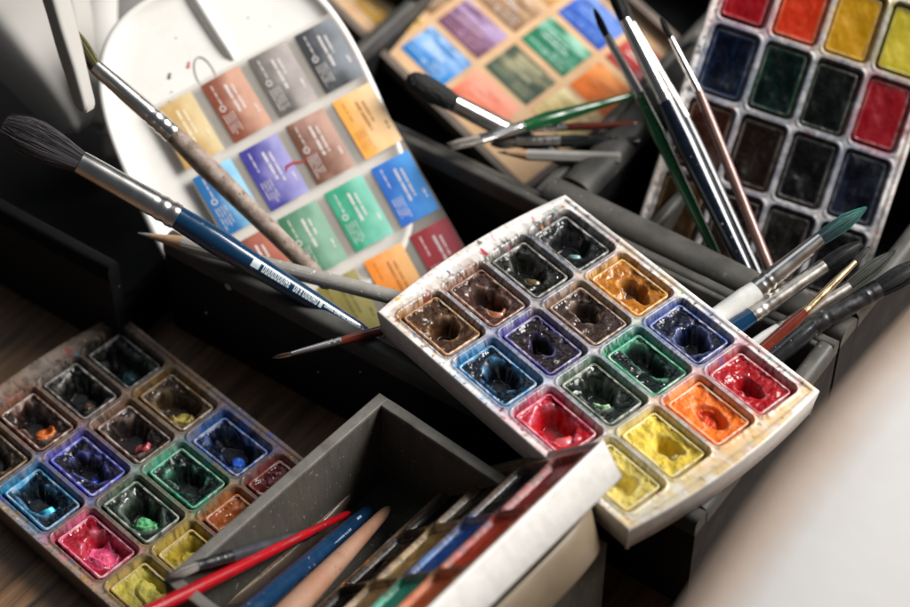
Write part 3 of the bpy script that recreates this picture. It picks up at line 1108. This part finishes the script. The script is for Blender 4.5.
# F G H: brushes lying over the rim above the tan chart
brush('round black foam tipped brush with silver ferrule lying over the tan chart', atd(407, 77, 1056), atd(454, 103, 1063), atd(506, 130, 1071), atd(580, 168, 1083), 4.6, 4.9, 4.6, 3, H_foam, M_metal, C_navy,
      belly=5.6, nh=0, seed=4, sponge=True, crimps=(.86, .93))
brush('flat taupe haired brush with silver ferrule and tapered green handle', atz(448, 147, 72), atz(481, 139, 71), atz(525, 126, 70), atz(636, 94, 66), 3.3, 2.9, 3.1, 1.2, H_taupe, M_metal, C_green,
      belly=3.2, tipr=2.6, nh=150, flat=.45, fflat=.5, seed=5, crimps=(.9,), swell=1.35)
brush('small brush with thin silver ferrule and brown handle under the green brush', atz(505, 133, 64), atz(528, 129, 64), atz(566, 127, 63), atz(640, 124, 60), 1.7, 2.0, 2.0, 1.6, H_black, M_metal, C_rbrown,
      belly=1.7, nh=40, seed=6, crimps=(.5, .7, .85))
brush('dark brush with ridged ferrule lying just above the grey pencil', atz(490, 144, 62), atz(516, 142, 61), atz(560, 141, 61), atz(640, 142, 58), 3.0, 3.2, 3.1, 2.4, H_taupe, M_oldmetal, C_black,
      belly=3.1, nh=60, seed=7, crimps=(.45, .62, .8))
# J: brushes standing in the thick walled box
brush('slim standing brush with silver ferrule and glossy green handle', atd(594, 8, 1050), atd(607, 36, 1048), atd(641, 97, 1043.3), atd(722, 268, 1030), 1.9, 2.6, 2.8, 2.4, H_black, M_metal, C_green,
      belly=1.9, nh=60, seed=8, crimps=(.93,), swell=1.2)
brush('thick standing brush with long silver ferrule and dark navy handle', atd(606, -26, 1046), atd(625, 20, 1042.4), atd(668, 106, 1035.5), atd(760, 300, 1020), 3.0, 4.2, 5.0, 3.4, H_black, M_metal, C_navy,
      belly=3.4, nh=100, seed=9, crimps=(.86, .93), swell=1.1)
brush('grey standing brush half hidden between two silver ferrules', atd(612, -20, 1062), atd(632, 24, 1058.7), atd(685, 118, 1051.5), atd(770, 300, 1037), 2.2, 2.8, 2.8, 2.2, H_darkol, M_oldmetal, C_black,
      belly=2.2, nh=60, seed=10, crimps=(.9,))
brush('thin standing brush with bright ferrule and pinkish brown handle', atd(660, 18, 1040), atd(671, 38, 1038.2), atd(700, 95, 1033), atd(778, 290, 1016.5), 1.4, 2.1, 2.3, 2.6, H_black, M_metal, C_pinkb,
      belly=1.4, nh=40, seed=11, crimps=(.93,), swell=1.1)
# K-O: cluster at the right edge of the palette
brush('white handled brush with teal stained pointed hair', atz(867, 207, 96), atz(820, 239, 88), atz(757, 290, 76), atz(690, 335, 64), 3.6, 4.9, 5.0, 4.2, H_teal, M_metal, C_white,
      belly=3.8, tipr=.2, nh=170, seed=12, crimps=(.78, .88), swell=1.02)
brush('brush with blunt black hair and bright crimped ferrule under the teal brush', atz(862, 243, 84), atz(824, 266, 79), atz(752, 316, 70), atz(690, 356, 60), 3.5, 4.0, 4.0, 3.4, H_black, M_oldmetal, C_blue,
      belly=3.8, tipr=1.6, nh=140, seed=13, crimps=(.82, .9), ragged=.14)
brush('slender brush with gold ferrule and red brown handle', atz(870, 246, 90), atz(855, 262, 88), atz(804, 313, 79), atz(745, 364, 68), 1.4, 2.2, 2.3, 2.4, H_black, M_gold, C_rbrown,
      belly=1.4, tipr=.2, nh=60, seed=14, thick=.1, crimps=(.9,), swell=1.25)
brush('brush with long dark olive pointed hair and dull ferrule', atz(896, 250, 80), atz(849, 287, 74), atz(780, 330, 66), atz(715, 372, 57), 3.2, 3.6, 3.6, 3, H_darkol, M_oldmetal, C_white,
      belly=3.7, tipr=.2, nh=140, seed=15, crimps=(.8, .9))
brush('all black brush with wide hair running out of the frame', atz(925, 262, 76), atz(878, 289, 71), atz(812, 326, 65), atz(745, 382, 56), 4.6, 4.8, 4.8, 4, H_black, M_darkmetal, C_black,
      belly=5.3, tipr=2.5, nh=160, seed=16, crimps=(.15, .8))
brush('blue handled brush lying lowest under the black brush', atz(850, 302, 58), atz(842, 308, 58), atz(824, 321, 58), atz(750, 372, 56), 2.4, 3.0, 3.4, 2.6, H_black, M_darkmetal, C_blue,
      belly=2.4, nh=40, seed=17, crimps=(.8,))


# ------------------------------------------------------------------ pencils and loose handles
def pencil(label, tip, cone, end, r, m_body, m_wood, m_lead, group='pencils'):
    tip, cone, end = [np.array(p, float) for p in (tip, cone, end)]
    root = empty('pencil', end, label, 'pencil', group)
    mb = MB()
    d = end - cone
    mb.sweep([cone, cone + d * .01, end - d * .01, end], [r * .95, r, r, r * .9], n=6 if r < 3 else 14)
    mb.make('body', m_body, root, origin=end, sharp=25)
    mb = MB()
    c = tip - cone
    mb.sweep([cone - c * .02, cone, cone + c * .68], [r * .85, r * .93, r * .36], n=16)
    mb.make('sharpened_wood', m_wood, root, origin=end)
    mb = MB()
    mb.sweep([cone + c * .66, cone + c * .8, tip], [r * .37, r * .26, .12], n=10)
    mb.make('lead', m_lead, root, origin=end)
    return root


M_wood = mat('pencil_wood', '#b08c6c', rough=.6, var=.2, vscale=300)
M_lead = mat('graphite_lead', (.04, .04, .045), rough=.4)
M_leadg = mat('pale_lead', '#8a8886', rough=.5)
M_greypaint = mat('grey_pencil_paint', '#8f8b84', rough=.4, var=.15, vscale=120, coat=.2, speck=(500, .64, '#c8c4bc'))
M_greypaint2 = mat('silver_pencil_paint', '#a09c96', rough=.35, var=.12, vscale=120)
pencil('thick grey pencil lying along the rim beside the navy mop brush', atz(138, 233, 70), atz(182, 243, 70), atz(420, 304, 61.5), 3.7, M_greypaint, M_wood, M_leadg)
pencil('silver grey pencil pointing left below the flat green brush', atz(497, 152, 62), atz(527, 155, 61.5), atz(620, 158, 59), 2.9, M_greypaint2, M_wood, M_lead)


def handle(label, p0, p1, r0, r1, m, name='brush_handle', tipf=.25, flats=22, extra=None):
    p0, p1 = np.array(p0, float), np.array(p1, float)
    root = empty(name, p0, label, 'brush handle', 'loose handles in the drawer')
    d = p1 - p0
    ss = [0, .02, .15, .35, .55, .75, .88, .95, .985, 1]
    rr = [r0 * .9, r0] + [r0 + (r1 - r0) * ((s - .1) / .9) ** 1.3 for s in ss[2:]]
    rr[-2] *= .8
    rr[-1] *= tipf
    mb = MB()
    mb.sweep([p0 + d * s for s in ss], rr, n=flats)
    mb.make('shaft', m, root, origin=p0)
    return root


handle('glossy red tapered handle lying over the drawer edge', atz(120, 626, 72), atz(350, 512, 18), 3.2, 1.5, C_red)
bh = handle('navy handle with pale lettering between the red and beige handles', atz(225, 634, 62), atz(372, 508, 12), 4.8, 3.2, C_blue2)
b0, b1 = atz(225, 634, 62), atz(372, 508, 12)
wrapped_text(bh, M_inkblue, b0, b1, 4.85, 3.3, [(.30, .44, -75, -55)] + [(.33, .345, -15, 15), (.40, .43, -2, 28)] + glyphs(.44, .50, 4, 0, 24) + glyphs(.53, .59, 5, 2, 20) + [(.62, .64, 2, 22)] + glyphs(.66, .80, 12, 4, 18) + [(.86, .89, -22, -4)], fa)
handle('beige wooden handle with tapered round tip in the drawer', atz(268, 634, 64), atz(389, 508, 16), 5.8, 2.2, C_beige, tipf=.5)
brush('dark grey brush with pointed grey tip crossing under the red handle', atz(168, 577, 64), atz(196, 566, 60), atz(232, 556, 50), atz(318, 530, 18), 2.2, 2.7, 2.9, 2.2, H_taupe, M_darkmetal,
      mat('dull_grey_lacquer', '#33343a', rough=.4, coat=.3), belly=2.4, tipr=.3, nh=80, seed=18, crimps=(.5, .7))

# ------------------------------------------------------------------ folded papers, upper left, and the curled sheet, lower right


def paper(label, pts_px, depth, bulge, m, thick=1.2, name='folded_paper', group='folded white papers', round_=0.0, nu=24, nv=30, crease=0):
    """a stiff sheet between four image corners (tl, tr, br, bl) standing at given depths, bowed by bulge mm"""
    P4 = [atd(px, py, d) for (px, py), d in zip(pts_px, depth)]
    root_p = P4[3]
    V = []
    for j in range(nv + 1):
        v = j / nv
        for i in range(nu + 1):
            u = i / nu
            if round_:
                # pull the lower corners in for a rounded bottom
                k = max(0, v - (1 - round_)) / round_
                uu = .5 + (u - .5) * math.sqrt(max(0, 1 - k ** 2.6)) if k > 0 else u
                uu = uu * .98 + u * .02
            else:
                uu = u
            p = (P4[0] * (1 - uu) + P4[1] * uu) * (1 - v) + (P4[3] * (1 - uu) + P4[2] * uu) * v
            p = p + FWD * (crease * abs(uu - .42 - .25 * v) - 5 * (crease > 0) * abs(((v * 1.7 + uu * .6) % 1) - .5))
            p = p - FWD * (bulge * math.sin(math.pi * uu) + .5 * bulge * math.sin(2.2 * v + uu))
            V.append(p)
    V = np.array(V)
    F = grid_faces(nu + 1, nv + 1).astype(np.int32)
    o_ = build(name, V, F, m, None, origin=root_p)
    o_.location = Vector(root_p) * MM
    md = o_.modifiers.new('thickness', 'SOLIDIFY')
    md.thickness = thick * MM
    md.offset = -1
    tag(o_, label, 'paper', group)
    return o_


M_paper = mat('white_paper', '#c9c6c1', rough=.7, var=.06, vscale=25, bump=.15, bscale=60)
M_paperg = mat('grey_paper', '#a09c97', rough=.7, var=.1, vscale=20, bump=.2, bscale=60)
M_paperb = mat('bright_paper', '#a8a49e', rough=.7, var=.05, vscale=30)
paper('broad grey paper packet, rounded below, standing above the mop brush', [(-120, -40), (44, -40), (97, 128), (58, 136)], (1100, 1100, 1062, 1062), 4, M_paperg, round_=.16, thick=3, crease=26)
paper('narrow curled white flap beside the broad grey packet', [(34, -30), (60, -30), (95, 114), (76, 110)], (1004, 1000, 992, 992), 2, M_paperb, round_=.12, crease=14)
paper('bright white folded sheet behind the olive brush hair', [(50, -30), (86, -30), (102, 128), (82, 120)], (1112, 1116, 1080, 1078), 3, M_paperb, crease=18)
paper('dull white folded sheet next to the rim of the oval lid', [(72, -30), (118, -30), (116, 138), (98, 134)], (1128, 1122, 1092, 1090), 4, M_paper)
paper('shaded grey sheet standing behind the oval lid', [(96, -40), (200, -40), (150, 160), (104, 160)], (1150, 1140, 1120, 1112), 4, M_paperg)


# curled sheet of watercolour paper standing in the lower right, close to the camera
def curled():
    e0, e1 = atd(664, 690, 690), atd(998, 250, 775)
    ed = e1 - e0
    out = np.array([.75, -.30, -.60])
    out /= np.linalg.norm(out)
    nrm = np.cross(out, ed / np.linalg.norm(ed))
    if nrm[2] < 0:
        nrm = -nrm
    nu, nv = 40, 40
    V = []
    for j in range(nv + 1):
        s = j / nv
        for i in range(nu + 1):
            t = -.35 + 1.7 * i / nu
            # an edge that bows outward, then the sheet runs away to the table
            off = 7 * math.sin(max(0, min(1, t)) * math.pi)
            x = s * 400
            curl = -25 * math.exp(-x / 30)
            p = e0 + ed * t + out * (x - off) + nrm * (curl - 60 * s ** 2)
            V.append(p)
    return np.array(V), grid_faces(nu + 1, nv + 1).astype(np.int32), e0


Vc, Fc, oc = curled()
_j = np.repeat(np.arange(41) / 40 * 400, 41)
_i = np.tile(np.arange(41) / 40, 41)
_b = .8 * sstep(20, 3, _j + 10 * (fbm(_i * 9, _j / 40, 5) - .5))[:, None]  # edge band: soft shading and blur painted as brown vertex colour
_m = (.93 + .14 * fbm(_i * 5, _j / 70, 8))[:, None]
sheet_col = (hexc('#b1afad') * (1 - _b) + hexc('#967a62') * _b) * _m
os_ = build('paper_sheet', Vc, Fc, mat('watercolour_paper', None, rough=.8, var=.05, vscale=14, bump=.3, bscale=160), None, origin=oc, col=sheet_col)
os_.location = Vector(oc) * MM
md = os_.modifiers.new('thickness', 'SOLIDIFY')
md.thickness = 1.2 * MM
tag(os_, 'large blurred curled white paper sheet with brown shading painted along its edge, lower right', 'paper')

# ------------------------------------------------------------------ wooden table


def table():
    m = bpy.data.materials.new('dark_wood_planks')
    m.use_nodes = True
    N, L = m.node_tree.nodes, m.node_tree.links
    b = N['Principled BSDF']
    tc = N.new('ShaderNodeTexCoord')
    mp = N.new('ShaderNodeMapping')
    mp.inputs['Rotation'].default_value = (0, 0, rad(-53))
    L.new(tc.outputs['Object'], mp.inputs[0])
    st = N.new('ShaderNodeMapping')
    st.inputs['Scale'].default_value = (4, 60, 60)
    L.new(mp.outputs[0], st.inputs[0])
    n1 = N.new('ShaderNodeTexNoise')
    n1.inputs['Scale'].default_value = 3
    n1.inputs['Detail'].default_value = 9
    n1.inputs['Roughness'].default_value = .65
    n1.inputs['Distortion'].default_value = .6
    L.new(st.outputs[0], n1.inputs['Vector'])
    cr = N.new('ShaderNodeValToRGB')
    e = cr.color_ramp.elements
    e[0].position, e[0].color = .3, (*hexc('#22170f'), 1)
    e[1].position, e[1].color = .72, (*hexc('#8c6848'), 1)
    L.new(n1.outputs['Fac'], cr.inputs[0])
    L.new(cr.outputs[0], b.inputs['Base Color'])
    b.inputs['Roughness'].default_value = .5
    bp = N.new('ShaderNodeBump')
    bp.inputs['Strength'].default_value = .4
    bp.inputs['Distance'].default_value = .001
    L.new(n1.outputs['Fac'], bp.inputs['Height'])
    L.new(bp.outputs[0], b.inputs['Normal'])
    mb = MB()
    mb.box((0, 300, -10), 1600, 1600, 10)
    o_ = mb.make('table', m)
    o_['kind'] = 'structure'
    o_['label'] = 'dark brown wooden table top'


table()

# ------------------------------------------------------------------ light
world = bpy.data.worlds.new('World')
scene.world = world
world.use_nodes = True
bg = world.node_tree.nodes['Background']
bg.inputs[0].default_value = (.80, .9, 1.0, 1)
bg.inputs[1].default_value = .06


def area(name, az, el, dist, size, power, color, target=(-20, 20, 60)):
    l = bpy.data.lights.new(name, 'AREA')
    l.shape = 'RECTANGLE'
    l.size, l.size_y = size
    l.energy = power
    l.color = color
    o_ = bpy.data.objects.new(name, l)
    COL.objects.link(o_)
    t = Vector(target) * MM
    d = Vector((math.cos(rad(az)) * math.cos(rad(el)), math.sin(rad(az)) * math.cos(rad(el)), math.sin(rad(el))))
    o_.location = t + d * dist
    o_.rotation_euler = d.to_track_quat('Z', 'Y').to_euler()
    return o_


area('window_light', 12, 42, 1.6, (.8, .8), 60, (1.0, .975, .945))
area('overhead_fill', 115, 62, 2.2, (1.6, 1.2), 5, (.93, .97, 1.0))  # added overhead fill, puts highlights on ferrules and glossy handles

# ------------------------------------------------------------------ camera
cam = bpy.data.cameras.new('camera')
cam.lens = 85
cam.sensor_width = 36
cam.clip_start = .05
cam.clip_end = 50
co = bpy.data.objects.new('camera', cam)
COL.objects.link(co)
co.location = Vector(CAM) * MM
co.rotation_euler = (rad(43), 0, 0)
cam.dof.use_dof = True
cam.dof.focus_distance = .962
cam.dof.aperture_fstop = 4.4
cam.dof.aperture_blades = 9
scene.camera = co
vs = scene.view_settings
vs.view_transform = 'Standard'
vs.look = 'None'
vs.exposure = 0
vs.gamma = 1
